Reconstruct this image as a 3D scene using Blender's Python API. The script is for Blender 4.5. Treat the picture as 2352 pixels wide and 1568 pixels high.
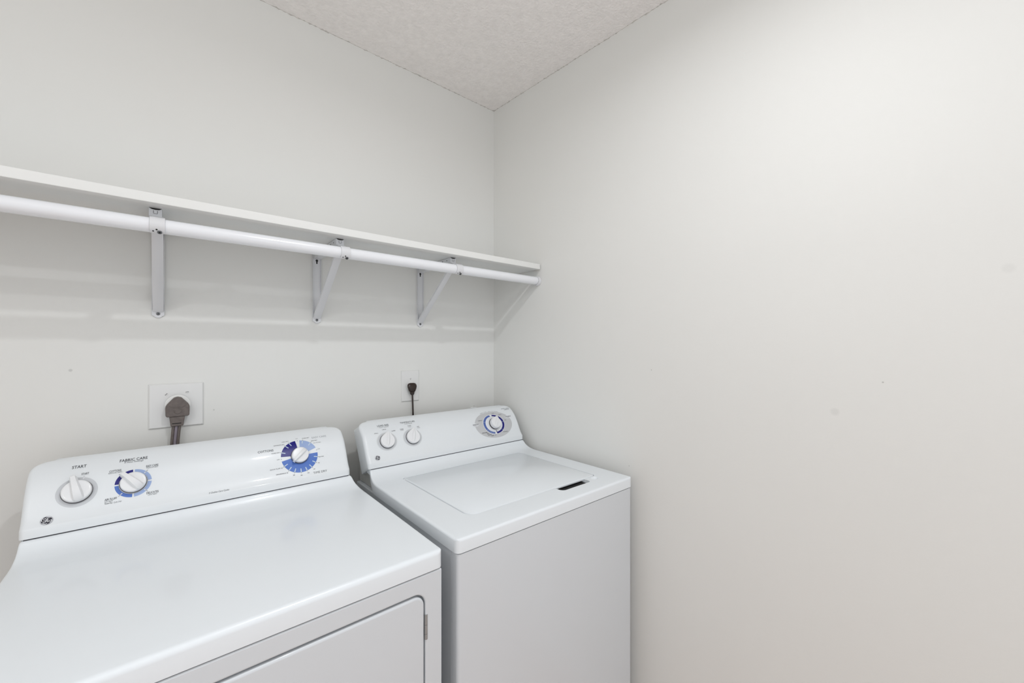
import bpy, bmesh, math, random
import numpy as np
from mathutils import Vector, Matrix

for o in list(bpy.data.objects):
    bpy.data.objects.remove(o)
SC = bpy.context.scene
COL = SC.collection

# ------------------------------------------------------------------ camera
cd = bpy.data.cameras.new('camera')
cd.sensor_width = 36.0
cd.lens = 925.1 / 2352 * 36.0
cd.shift_y = 11.9 / 2352
cd.clip_start = 0.02
cam = bpy.data.objects.new('camera', cd)
COL.objects.link(cam)
cam.location = (-1.180, -1.529, 1.348)
cam.rotation_euler = (math.radians(90), 0, math.radians(49.75 - 90))
SC.camera = cam

# ------------------------------------------------------------------ world, lamps, exposure
w = bpy.data.worlds.new('world'); SC.world = w
w.use_nodes = True
w.node_tree.nodes['Background'].inputs[0].default_value = (1, 1, 1, 1)
w.node_tree.nodes['Background'].inputs[1].default_value = 0.0

def lamp(name, kind, loc, energy, color, size, rot=(0, 0, 0), sy=None):
    l = bpy.data.lights.new(name, kind)
    l.energy = energy; l.color = color
    if kind == 'AREA':
        l.size = size
        if sy: l.shape = 'RECTANGLE'; l.size_y = sy
    else:
        l.shadow_soft_size = size
    o = bpy.data.objects.new(name, l); COL.objects.link(o)
    o.location = loc; o.rotation_euler = rot
    return o
# flush ceiling lamp above the machines, a second one towards the hall, then added fills: left, upward, and even ambient through the open front
l = lamp('ceiling_lamp', 'AREA', (-.73, -1.30, 2.455), 6.5, (.975, .995, 1.02), .06); l.data.shape = 'DISK'; l.data.spread = math.radians(168)
l = lamp('hall_lamp', 'AREA', (-2.30, -2.10, 2.455), 8.4, (.97, .995, 1.02), .10); l.data.shape = 'DISK'
lamp('side_fill', 'AREA', (-2.65, -1.5, 1.5), 2.0, (.95, 1.0, 1.03), 1.2, (0, math.radians(-90), 0), 1.6)  # added soft fill to lift the left side and corner, no window there
lamp('ceiling_bounce_fill', 'AREA', (-1.6, -2.0, 1.6), 9.5, (.965, 1.0, 1.01), .3, (math.radians(180), 0, 0), .3)  # added upward fill to brighten the ceiling, no fixture stands here
w.node_tree.nodes['Background'].inputs[0].default_value = (.975, 1.0, 1.035, 1)
w.node_tree.nodes['Background'].inputs[1].default_value = 0.91  # even ambient fill let in by the open front

SC.view_settings.view_transform = 'Standard'
SC.view_settings.look = 'None'
SC.view_settings.gamma = 1.0
SC.view_settings.use_curve_mapping = False
SC.view_settings.exposure = 0.0

# ------------------------------------------------------------------ materials
def lin(c):
    return tuple(((x / 255) / 12.92 if x / 255 <= .04045 else ((x / 255 + .055) / 1.055) ** 2.4) for x in c)

MATS = {}
def mat(name, rgb, rough=.5, metal=0.0, spec=.5, coat=0.0, bump=0.0, bscale=200.0, bdist=.001, var=0.0, vscale=3.0, spots=None):
    if name in MATS: return MATS[name]
    m = bpy.data.materials.new(name); m.use_nodes = True
    nt = m.node_tree; b = nt.nodes['Principled BSDF']
    c = lin(rgb) + (1,)
    b.inputs['Base Color'].default_value = c
    b.inputs['Roughness'].default_value = rough
    b.inputs['Metallic'].default_value = metal
    b.inputs['Specular IOR Level'].default_value = spec
    b.inputs['Coat Weight'].default_value = coat
    b.inputs['Coat Roughness'].default_value = .05
    tc = nt.nodes.new('ShaderNodeTexCoord')
    col_out = None
    if var > 0:
        n = nt.nodes.new('ShaderNodeTexNoise'); n.inputs['Scale'].default_value = vscale
        n.inputs['Detail'].default_value = 3
        nt.links.new(tc.outputs['Object'], n.inputs['Vector'])
        mr = nt.nodes.new('ShaderNodeMapRange')
        mr.inputs['From Min'].default_value = .3; mr.inputs['From Max'].default_value = .7
        mr.inputs['To Min'].default_value = 1 - var; mr.inputs['To Max'].default_value = 1 + var * .4
        nt.links.new(n.outputs['Fac'], mr.inputs['Value'])
        mx = nt.nodes.new('ShaderNodeVectorMath'); mx.operation = 'SCALE'
        mx.inputs[0].default_value = c[:3]
        nt.links.new(mr.outputs['Result'], mx.inputs['Scale'])
        col_out = mx.outputs[0]
    if spots:
        for (p, r, k) in spots:       # small marks on the wall: position, radius, darkening
            d = nt.nodes.new('ShaderNodeVectorMath'); d.operation = 'DISTANCE'
            g = nt.nodes.new('ShaderNodeNewGeometry')
            nt.links.new(g.outputs['Position'], d.inputs[0]); d.inputs[1].default_value = p
            mr = nt.nodes.new('ShaderNodeMapRange'); mr.interpolation_type = 'SMOOTHSTEP'
            mr.inputs['From Min'].default_value = r * .35; mr.inputs['From Max'].default_value = r
            mr.inputs['To Min'].default_value = 1 - k; mr.inputs['To Max'].default_value = 1
            nt.links.new(d.outputs['Value'], mr.inputs['Value'])
            mx = nt.nodes.new('ShaderNodeVectorMath'); mx.operation = 'SCALE'
            if col_out is None: mx.inputs[0].default_value = c[:3]
            else: nt.links.new(col_out, mx.inputs[0])
            nt.links.new(mr.outputs['Result'], mx.inputs['Scale'])
            col_out = mx.outputs[0]
    if col_out is not None:
        nt.links.new(col_out, b.inputs['Base Color'])
    if bump > 0:
        n = nt.nodes.new('ShaderNodeTexNoise'); n.inputs['Scale'].default_value = bscale
        n.inputs['Detail'].default_value = 4
        nt.links.new(tc.outputs['Object'], n.inputs['Vector'])
        bp = nt.nodes.new('ShaderNodeBump'); bp.inputs['Strength'].default_value = bump
        bp.inputs['Distance'].default_value = bdist
        nt.links.new(n.outputs['Fac'], bp.inputs['Height'])
        nt.links.new(bp.outputs['Normal'], b.inputs['Normal'])
    MATS[name] = m
    return m

WALLC = (231, 231, 228)
M_WALL_B = mat('wall_paint_back', WALLC, .6, bump=.16, bscale=160, bdist=.0008, var=.012, vscale=2,
               spots=[((-1.378, 0, 1.287), .005, .22), ((-.115, 0, 1.075), .004, .3), ((-1.08, 0, 1.155), .003, .25)])
M_WALL_R = mat('wall_paint_right', WALLC, .6, bump=.16, bscale=160, bdist=.0008, var=.012, vscale=2,
               spots=[((.081, -1.283, 1.186), .0125, .075), ((.098, -1.556, 1.505), .013, .05), ((.087, -1.371, 1.265), .0028, .3),
                      ((.05, -.80, 1.27), .0028, .3), ((.046, -.717, .9305), .0028, .3), ((.082, -.70, 1.60), .003, .2)])
M_WALL = mat('wall_paint', WALLC, .6, bump=.16, bscale=160, bdist=.0008)
M_CEIL = mat('ceiling_texture', (246, 243, 241), .9, spec=.2, bump=.8, bscale=110, bdist=.004, var=.05, vscale=45)
M_BEAD = mat('ceiling_edge_crumbs', (208, 205, 200), .9, spec=.1, var=.3, vscale=80)
M_FLOOR = mat('floor_vinyl', (208, 180, 162), .45, var=.12, vscale=6)
M_TRIM = mat('trim_paint', (235, 234, 230), .35)
M_ENAMEL = mat('white_enamel', (234, 239, 243), .30, coat=.3)
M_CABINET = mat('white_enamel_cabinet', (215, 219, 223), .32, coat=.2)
M_CONSOLE = mat('console_plastic', (233, 237, 240), .36, coat=.22)
M_BACK = mat('backguard_steel', (196, 196, 192), .45)
M_KNOB = mat('knob_plastic', (236, 237, 239), .28, coat=.3)
M_KNOBSK = mat('knob_skirt_shaded', (84, 82, 86), .3, metal=.4)  # lower skirt of the knobs, its shade put into the dark grey
M_RING = mat('print_grey_ring', (205, 208, 212), .4)
M_NAVY = mat('print_navy', (10, 4, 120), .35)
M_BLUE = mat('print_mid_blue', (76, 116, 196), .35)
M_LBLUE = mat('print_light_blue', (156, 178, 220), .35)
M_WBLUE = mat('print_washer_blue', (80, 104, 172), .35)
M_INK = mat('print_ink', (62, 64, 70), .5)
M_INKG = mat('print_ink_grey', (112, 114, 118), .5)
M_INKL = mat('print_ink_light_grey', (176, 180, 184), .5)
M_WHITEP = mat('print_white', (232, 234, 238), .35)
M_TICK = mat('print_tick', (196, 212, 226), .35)
M_EMB = mat('emblem_navy', (14, 10, 34), .3)
M_EMBRIM = mat('emblem_rim', (150, 150, 160), .3, metal=.3)
M_SHELF = mat('shelf_melamine', (233, 234, 232), .35, var=.01)
M_METAL = mat('bracket_white_metal', (222, 223, 226), .32, coat=.2)
M_ROD = mat('rod_white', (238, 240, 244), .25, coat=.3)
M_DARK = mat('gap_shade_dark', (24, 24, 26), .7)  # near black that paints the shade in worktop seams and finger slot
M_SCREW = mat('screw_steel', (120, 122, 124), .35, metal=.8)
M_CHROME = mat('hinge_chrome', (158, 158, 158), .3, metal=.35)
M_PLATE = mat('outlet_plate', (230, 230, 229), .3, coat=.2)
M_RECEP = mat('receptacle_plastic', (240, 240, 238), .35)
M_CORD = mat('dryer_plug_rubber', (106, 97, 93), .5, var=.2, vscale=140, bump=.3, bscale=180, bdist=.001)
M_CORD2 = mat('dryer_cord_center', (134, 126, 136), .5)
M_BROWN = mat('brown_plug_rubber', (44, 30, 24), .3)
M_SLOT = mat('slot_dark', (18, 16, 16), .6)
M_DKGREY = mat('dark_grey_parts_and_shade', (70, 70, 74), .7)  # feet and outlet details, also the shade painted in the console gap

# ------------------------------------------------------------------ object helpers
def link(name, me, parent=None):
    o = bpy.data.objects.new(name, me); COL.objects.link(o)
    if parent is not None: o.parent = parent
    return o

def tag(o, label=None, cat=None, group=None, kind=None):
    if label: o['label'] = label
    if cat: o['category'] = cat
    if group: o['group'] = group
    if kind: o['kind'] = kind
    return o

def empty(name, loc, label, cat, group=None):
    o = bpy.data.objects.new(name, None); COL.objects.link(o)
    o.location = loc; o.empty_display_size = .05
    return tag(o, label, cat, group)

def finish(name, bm, mats, parent=None, smooth=True, bevel=0.0, seg=2, angle=35):
    """bm in world coordinates -> object; children are re-expressed in the parent's frame"""
    bmesh.ops.recalc_face_normals(bm, faces=bm.faces)
    off = Vector((0, 0, 0))
    p = parent
    while p is not None:
        off += p.location; p = p.parent
    if parent is not None:
        bmesh.ops.translate(bm, verts=bm.verts, vec=-off)
    me = bpy.data.meshes.new(name); bm.to_mesh(me); bm.free()
    for m in (mats if isinstance(mats, (list, tuple)) else [mats]): me.materials.append(m)
    o = link(name, me, parent)
    if bevel > 0:
        md = o.modifiers.new('bevel', 'BEVEL'); md.width = bevel; md.segments = seg
        md.limit_method = 'ANGLE'; md.angle_limit = math.radians(angle); md.harden_normals = True
    if smooth:
        for f in me.polygons: f.use_smooth = True
        try:
            me.set_sharp_from_angle(angle=math.radians(angle + 5))
        except Exception: pass
    return o

def box(bm, x0, x1, y0, y1, z0, z1, mi=0):
    v = [bm.verts.new(p) for p in ((x0, y0, z0), (x1, y0, z0), (x1, y1, z0), (x0, y1, z0), (x0, y0, z1), (x1, y0, z1), (x1, y1, z1), (x0, y1, z1))]
    for f in ((0, 3, 2, 1), (4, 5, 6, 7), (0, 1, 5, 4), (1, 2, 6, 5), (2, 3, 7, 6), (3, 0, 4, 7)):
        bm.faces.new([v[i] for i in f]).material_index = mi
    return v

def prism(bm, pts, axis, a, b, mi=0):
    """extrude a 2D outline along an axis between a and b. pts are the other two coords in xyz order"""
    def mk(p, t):
        if axis == 'x': return (t, p[0], p[1])
        if axis == 'y': return (p[0], t, p[1])
        return (p[0], p[1], t)
    A = [bm.verts.new(mk(p, a)) for p in pts]; B = [bm.verts.new(mk(p, b)) for p in pts]
    bm.faces.new(A).material_index = mi; bm.faces.new(B[::-1]).material_index = mi
    n = len(pts)
    for i in range(n):
        bm.faces.new((A[i], A[(i + 1) % n], B[(i + 1) % n], B[i])).material_index = mi

def rrect(x0, x1, y0, y1, r, n=6, rs=None):
    """rounded rectangle outline, radii for corners (x0y0,x1y0,x1y1,x0y1)"""
    rs = rs or (r, r, r, r); out = []
    for (cx, cy, a0, rr) in ((x0 + rs[0], y0 + rs[0], 180, rs[0]), (x1 - rs[1], y0 + rs[1], 270, rs[1]), (x1 - rs[2], y1 - rs[2], 0, rs[2]), (x0 + rs[3], y1 - rs[3], 90, rs[3])):
        if rr < 1e-5: out.append((cx, cy)); continue
        for k in range(n + 1):
            a = math.radians(a0 + 90 * k / n); out.append((cx + rr * math.cos(a), cy + rr * math.sin(a)))
    return out

def cyl(bm, p, q, r, n=24, mi=0, r2=None, caps=True):
    p = Vector(p); q = Vector(q); d = (q - p).normalized()
    u = d.orthogonal().normalized(); v = d.cross(u); r2 = r if r2 is None else r2
    A = [bm.verts.new(p + r * (math.cos(2 * math.pi * i / n) * u + math.sin(2 * math.pi * i / n) * v)) for i in range(n)]
    B = [bm.verts.new(q + r2 * (math.cos(2 * math.pi * i / n) * u + math.sin(2 * math.pi * i / n) * v)) for i in range(n)]
    for i in range(n):
        bm.faces.new((A[i], A[(i + 1) % n], B[(i + 1) % n], B[i])).material_index = mi
    if caps:
        bm.faces.new(A[::-1]).material_index = mi; bm.faces.new(B).material_index = mi

def tube(bm, pts, r, n=14, mi=0):
    pts = [Vector(p) for p in pts]; rings = []
    u = None
    for i, p in enumerate(pts):
        d = (pts[min(i + 1, len(pts) - 1)] - pts[max(i - 1, 0)]).normalized()
        if u is None: u = d.orthogonal().normalized()
        u = (u - d * u.dot(d)).normalized(); v = d.cross(u)
        rings.append([bm.verts.new(p + r * (math.cos(2 * math.pi * k / n) * u + math.sin(2 * math.pi * k / n) * v)) for k in range(n)])
    for a, b in zip(rings, rings[1:]):
        for k in range(n): bm.faces.new((a[k], a[(k + 1) % n], b[(k + 1) % n], b[k])).material_index = mi
    bm.faces.new(rings[0][::-1]).material_index = mi; bm.faces.new(rings[-1]).material_index = mi

def lathe(bm, prof, center, axis_z, n=48, mis=None):
    """prof: list of (radius, height); axis_z: unit vector"""
    c = Vector(center); d = Vector(axis_z).normalized(); u = Vector((1, 0, 0)); u = (u - d * u.dot(d)).normalized(); v = d.cross(u)
    rings = []
    for (r, h) in prof:
        if r < 1e-6: rings.append([bm.verts.new(c + d * h)])
        else: rings.append([bm.verts.new(c + d * h + r * (math.cos(2 * math.pi * k / n) * u + math.sin(2 * math.pi * k / n) * v)) for k in range(n)])
    for i, (a, b) in enumerate(zip(rings, rings[1:])):
        mi = mis[i] if mis else 0
        for k in range(n):
            if len(a) == 1: f = (a[0], b[(k + 1) % n], b[k])
            elif len(b) == 1: f = (a[k], a[(k + 1) % n], b[0])
            else: f = (a[k], a[(k + 1) % n], b[(k + 1) % n], b[k])
            bm.faces.new(f).material_index = mi

def boolean(o, cutters):
    """cut closed bmeshes (world coords) out of object o and bake the result"""
    off = Vector((0, 0, 0)); p = o.parent
    while p is not None: off += p.location; p = p.parent
    tmp = []
    for bm in cutters:
        bmesh.ops.recalc_face_normals(bm, faces=bm.faces)
        me = bpy.data.meshes.new('cut'); bm.to_mesh(me); bm.free()
        c = bpy.data.objects.new('cut', me); COL.objects.link(c); tmp.append(c)
        md = o.modifiers.new('b', 'BOOLEAN'); md.object = c; md.solver = 'EXACT'; md.operation = 'DIFFERENCE'
    bpy.context.view_layer.update()
    dg = bpy.context.evaluated_depsgraph_get()
    me = bpy.data.meshes.new_from_object(o.evaluated_get(dg))
    o.modifiers.clear(); o.data = me
    for c in tmp: bpy.data.objects.remove(c)
    for f in me.polygons: f.use_smooth = True
    me.set_sharp_from_angle(angle=math.radians(38))

# ------------------------------------------------------------------ room shell
CEIL = 2.475
XL, YF = -2.75, -2.95
WA = math.radians(3.605)
def struct(name, bm, m, bevel=0):
    return tag(finish(name, bm, m, smooth=False, bevel=bevel), kind='structure')
def wall_right_x(y): return -y * math.tan(WA)

bm = bmesh.new(); box(bm, XL - .12, .12, 0, .12, -.1, CEIL + .1); struct('wall_back', bm, M_WALL_B)
bm = bmesh.new()
xr = wall_right_x(YF)
prism(bm, [(0, 0), (xr, YF), (xr + .14, YF), (.14, 0)], 'z', -.1, CEIL + .1); struct('wall_right', bm, M_WALL_R)
bm = bmesh.new(); box(bm, XL - .12, XL, YF, 0, -.1, CEIL + .1); struct('wall_left', bm, M_WALL)
bm = bmesh.new(); prism(bm, [(XL, 0), (0, 0), (xr, YF), (XL, YF)], 'z', -.1, 0); struct('floor', bm, M_FLOOR)
# textured ceiling with slightly ragged edges where it meets the walls
random.seed(4)
bm = bmesh.new(); prism(bm, [(XL, 0), (0, 0), (xr, YF), (XL, YF)], 'z', CEIL, CEIL + .1); struct('ceiling', bm, M_CEIL)
bm = bmesh.new(); box(bm, XL, -.001, -.014, 0, 0, .09); struct('baseboard_back', bm, M_TRIM, .004)
bm = bmesh.new(); prism(bm, [(wall_right_x(-.014), -.014), (xr, YF), (xr - .014, YF), (wall_right_x(-.014) - .014, -.014)], 'z', 0, .09); struct('baseboard_right', bm, M_TRIM, .004)
bm = bmesh.new(); box(bm, XL, XL + .014, YF + .001, -.015, 0, .09); struct('baseboard_left', bm, M_TRIM, .004)
# ragged bead of ceiling texture along both wall lines
def bead(name, p0, p1, inward):
    bm = bmesh.new(); p0 = Vector(p0); p1 = Vector(p1); inward = Vector(inward)
    L = (p1 - p0).length; n = int(L / .006); prev = None
    for i in range(n + 1):
        p = p0.lerp(p1, i / n)
        a = .0004 + .0034 * random.random() ** 3; b = .0008 + .005 * random.random() ** 3
        ring = [bm.verts.new(p), bm.verts.new(p + Vector((0, 0, -a))), bm.verts.new(p + inward * a * .5 + Vector((0, 0, -a * .7))), bm.verts.new(p + inward * b)]
        if prev:
            for k in range(3): bm.faces.new((prev[k], prev[k + 1], ring[k + 1], ring[k]))
        prev = ring
    o = tag(finish(name, bm, M_BEAD, smooth=True, angle=60), kind='structure')
bead('trim_1', (XL, 0, CEIL), (0, 0, CEIL), (0, -1, 0))
bead('trim_2', (0, 0, CEIL), (xr, YF, CEIL), (-math.cos(WA), -math.sin(WA), 0))

# ------------------------------------------------------------------ console surface (shared profile)
PD = np.array([(-.2455, .9495), (-.2430, .9672), (-.229, .985), (-.209, 1.022), (-.190, 1.050), (-.166, 1.071), (-.145, 1.082), (-.125, 1.0865)])
class Prof:
    def __init__(s, P):
        # keep the crease after the lower lip, smooth above it
        lip = [P[0], P[1]]; Q = P[1:]
        pts = [tuple(P[0]), tuple(P[0] * .5 + P[1] * .5)]
        for i in range(len(Q) - 1):
            p0 = Q[max(i - 1, 0)]; p1 = Q[i]; p2 = Q[i + 1]; p3 = Q[min(i + 2, len(Q) - 1)]
            for k in range(5):
                t = k / 5
                pts.append(tuple(.5 * ((2 * p1) + (-p0 + p2) * t + (2 * p0 - 5 * p1 + 4 * p2 - p3) * t * t + (-p0 + 3 * p1 - 3 * p2 + p3) * t ** 3)))
        pts.append(tuple(Q[-1]))
        s.P = np.array(pts)
        s.S = np.concatenate([[0], np.cumsum(np.hypot(*np.diff(s.P, axis=0).T))]); s.L = s.S[-1]
    def at(s, S):
        y = np.interp(S, s.S, s.P[:, 0]); z = np.interp(S, s.S, s.P[:, 1]); return y, z
    def frame(s, S):
        y0, z0 = s.at(max(S - .008, 0)); y1, z1 = s.at(min(S + .008, s.L))
        t = Vector((0, y1 - y0, z1 - z0)).normalized()
        return t, Vector((0, -t.z, t.y))
    def pt(s, x, S, h=0.0):
        y, z = s.at(S); t, n = s.frame(S)
        return Vector((x, y, z)) + n * h
DP = Prof(PD)
WP_ = PD.copy(); WP_[:, 0] += .012
WP = Prof(WP_)

def console(parent, prof, x0, x1, dy):
    bm = bmesh.new(); L = prof.L; R = .040; r = .011
    us = [0, .02, .06, .12, .2, .3, .42, .55, .7, .85, 1.0]
    xs = [x0 + R * u for u in us] + [x0 + R + (x1 - x0 - 2 * R) * k / 24 for k in range(1, 24)] + [x1 - R * u for u in us[::-1]]
    Ss = list(prof.S); grid = []
    # crown: rows concentrate near the top for a rounded rim
    for x in xs:
        dx = min(x - x0, x1 - x)
        Smax = L if dx >= R else L - (R - math.sqrt(max(R * R - (R - dx) ** 2, 0)))
        colv = []
        for S0 in Ss:
            S = S0 * Smax / L if dx < R else S0
            # distance to the side/corner outline
            if dx < R and S > L - R:
                d = R - math.hypot(R - dx, S - (L - R))
            else: d = dx
            d = max(d, 0)
            push = 0 if d >= r else r - math.sqrt(max(r * r - (r - d) ** 2, 0))
            colv.append(bm.verts.new(prof.pt(x, S, -push)))
        grid.append(colv)
    for a, b in zip(grid, grid[1:]):
        for j in range(len(a) - 1):
            bm.faces.new((a[j], b[j], b[j + 1], a[j + 1]))
    # return skirt to a sloping back edge
    def backpt(v):
        z = v.co.z
        f = min(max((z - .949) / (1.0865 - .949), 0), 1)
        y = (-.182 + dy) + f * ((-.092) - (-.182))
        zz = z - .027 + f * .014 if z < 1.06 else z - .013
        return Vector((v.co.x, max(y, v.co.y + .004), zz))
    loop = [grid[0][j] for j in range(len(Ss))] + [g[-1] for g in grid[1:]] + [grid[-1][j] for j in range(len(Ss) - 2, -1, -1)]
    B = [bm.verts.new(backpt(v)) for v in loop]
    for i in range(len(loop) - 1):
        bm.faces.new((loop[i], loop[i + 1], B[i + 1], B[i]))
    # underside
    und = [g[0] for g in grid]
    A2 = [B[0]] + [bm.verts.new((v.co.x, B[0].co.y, B[0].co.z)) for v in und[1:-1]] + [B[-1]]
    for i in range(len(und) - 1): bm.faces.new((und[i], A2[i], A2[i + 1], und[i + 1]))
    bmesh.ops.remove_doubles(bm, verts=bm.verts, dist=1e-5)
    return finish('control_console', bm, M_CONSOLE, parent, angle=50)

# ---- flat print on the console
def decal_band(bm, prof, c, rx, ry, rix, riy, a0, a1, h, mi, gaps=()):
    n = max(2, int(abs(a1 - a0) / 5)); m = max(3, int(math.ceil(abs(rx - rix) / .006))); rows = []
    for i in range(n + 1):
        a = math.radians(a0 + (a1 - a0) * i / n); row = []
        for k in range(m + 1):
            f = k / m; ex = rix + (rx - rix) * f; ey = riy + (ry - riy) * f
            row.append(bm.verts.new(prof.pt(c[0] + ex * math.cos(a), c[1] + ey * math.sin(a), h)))
        rows.append(row)
    for a, b in zip(rows, rows[1:]):
        for k in range(m): bm.faces.new((a[k], a[k + 1], b[k + 1], b[k])).material_index = mi
def decal_line(bm, prof, p, q, wd, h, mi):
    p = np.array(p); q = np.array(q); d = q - p; d = d / np.hypot(*d); nrm = np.array((-d[1], d[0])) * wd / 2
    for (s, e) in ((0, .5), (.5, 1)):
        a = p + (q - p) * s; b = p + (q - p) * e
        bm.faces.new([bm.verts.new(prof.pt(*v, h)) for v in (a - nrm, b - nrm, b + nrm, a + nrm)]).material_index = mi
def radial(bm, prof, c, ang, r0, r1, wd, h, mi, ky=1.0):
    a = math.radians(ang); u = np.array((math.cos(a), math.sin(a) * ky))
    decal_line(bm, prof, np.array(c) + u * r0, np.array(c) + u * r1, wd, h, mi)

def one(name, parent, m, fn, *a, label=None, kind=None, **k):
    """one printed patch as its own small part"""
    bm = bmesh.new(); fn(bm, *a, **k)
    o = finish(name, bm, m, parent, smooth=False)
    return tag(o, label, kind=kind)
def text_mesh(txt, bold=0.0, shear=0.0):
    cu = bpy.data.curves.new('t', 'FONT'); cu.body = txt; cu.offset = 0.0 if 'M' in txt else bold; cu.shear = shear; cu.resolution_u = 2
    o = bpy.data.objects.new('t', cu); COL.objects.link(o)
    bpy.context.view_layer.update()
    me = bpy.data.meshes.new_from_object(o.evaluated_get(bpy.context.evaluated_depsgraph_get()))
    V = np.array([v.co[:2] for v in me.vertices]); F = [tuple(p.vertices) for p in me.polygons]
    bpy.data.objects.remove(o); bpy.data.meshes.remove(me); bpy.data.curves.remove(cu)
    return V, F
def put_text(bm, prof, txt, x0, x1, S, cap, mi, bold=.0, shear=0.0, h=.00045, arc=None):
    V, F = text_mesh(txt, bold, shear)
    if not len(V): return
    lo = V[:, 0].min(); hi = V[:, 0].max()
    sx = (x1 - x0) / (hi - lo); sy = cap / .70
    vs = []
    for (u, v) in V:
        X = x0 + (u - lo) * sx; Y = S + v * sy
        if arc:
            (cx, cy, rx, ry) = arc; t = (X - cx) / rx; Y = cy + ry * math.sqrt(max(1 - t * t, 0)) + v * sy
        vs.append(bm.verts.new(prof.pt(X, Y, h)))
    for f in F:
        try: bm.faces.new([vs[i] for i in f]).material_index = mi
        except Exception: pass
TXT_MATS = [M_INK, M_INKG, M_INKL, M_WHITEP, M_TICK]
def lettering(parent, prof, items, label=None, extra=None):
    for it in items:
        bm = bmesh.new()
        put_text(bm, prof, *it[:5], it[5], **(it[6] if len(it) > 6 else {}))
        finish('lettering', bm, TXT_MATS, parent, smooth=False)
    if extra:
        bm = bmesh.new(); extra(bm); finish('index_mark', bm, TXT_MATS, parent, smooth=False)

def knob(parent, prof, c, r, H, ang, tip, style, label=None):
    """round control knob with a raised grip; ang = pointer direction (deg, on the face)"""
    t, n = prof.frame(c[1]); X = Vector((1, 0, 0)); o3 = prof.pt(c[0], c[1], 0)
    a = math.radians(ang); d = X * math.cos(a) + t * math.sin(a); s = n.cross(d)
    bm = bmesh.new()
    lathe(bm, [(0, .0), (r * 1.04, .0), (r * 1.05, H * .18), (r * .985, H * .22), (r, H * .30), (r * .99, H * .80), (r * .955, H * .93), (r * .90, H * .985), (r * .8, H), (0, H)],
          o3, n, 56, [1, 1, 1, 1, 0, 0, 0, 0, 0])
    def P(u, v, h): return o3 + d * u + s * v + n * h
    if style == 'fin':      # fin grip running across the disc and past the rim
        secs = [(-r * .93, .42, .25, 1.0, 1.03), (-r * .80, .62, .42, 1.0, 1.35), (-r * .4, .62, .40, 1.0, 1.75), (r * .3, .56, .32, .9, 1.8), (r * .8, .50, .28, .5, 1.7), (tip * .95, .42, .24, .28, 1.5), (tip, .30, .18, .3, 1.3)]
        wv = r * (.42 if tip < r * 1.2 else .62)
        rings = []
        for (u, wb, wt, hb, ht) in secs:
            rings.append([bm.verts.new(P(u, -wv * wb, H * hb)), bm.verts.new(P(u, -wv * (wt + (wb - wt) * .35), H * (hb + (ht - hb) * .72))), bm.verts.new(P(u, -wv * wt, H * ht)),
                          bm.verts.new(P(u, wv * wt, H * ht)), bm.verts.new(P(u, wv * (wt + (wb - wt) * .35), H * (hb + (ht - hb) * .72))), bm.verts.new(P(u, wv * wb, H * hb))])
        for A, B in zip(rings, rings[1:]):
            for k in range(6): bm.faces.new((A[k], A[(k + 1) % 6], B[(k + 1) % 6], B[k]))
        bm.faces.new(rings[0]); bm.faces.new(rings[-1][::-1])
    else:                    # teardrop knob: disc drawn out to a pointed tip with a low centre ridge
        th = math.acos(min(r / tip, 1)); pts = []
        nn = 40
        for k in range(nn + 1):
            b = th + (2 * math.pi - 2 * th) * k / nn
            pts.append((r * .985 * math.cos(b), r * .985 * math.sin(b)))
        pts += [(tip * .985, -r * .10), (tip, 0), (tip * .985, r * .10)]
        lo = [bm.verts.new(P(u, v, H * .35)) for u, v in pts]; up = [bm.verts.new(P(u, v, H * .9)) for u, v in pts]
        tp = [bm.verts.new(P(u * .93, v * .93, H * 1.02)) for u, v in pts]
        m = len(pts)
        for i in range(m):
            j = (i + 1) % m
            bm.faces.new((lo[i], lo[j], up[j], up[i])); bm.faces.new((up[i], up[j], tp[j], tp[i]))
        bm.faces.new(tp); bm.faces.new(lo[::-1])
        rings = []
        for (u, wb, ht) in ((-r * .86, .05, 1.03), (-r * .5, .13, 1.28), (r * .2, .15, 1.36), (r * .8, .13, 1.26), (tip * .93, .06, 1.03)):
            rings.append([bm.verts.new(P(u, -r * wb * 1.9, H * 1.0)), bm.verts.new(P(u, -r * wb * .7, H * ht)), bm.verts.new(P(u, r * wb * .7, H * ht)), bm.verts.new(P(u, r * wb * 1.9, H * 1.0))])
        for A, B in zip(rings, rings[1:]):
            for k in range(3): bm.faces.new((A[k], A[k + 1], B[k + 1], B[k]))
    # mark line near the tip
    kk = finish('knob', bm, [M_KNOB, M_KNOBSK], parent, bevel=.0007, seg=2, angle=30)
    if label: kk['label'] = label
    return kk

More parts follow.
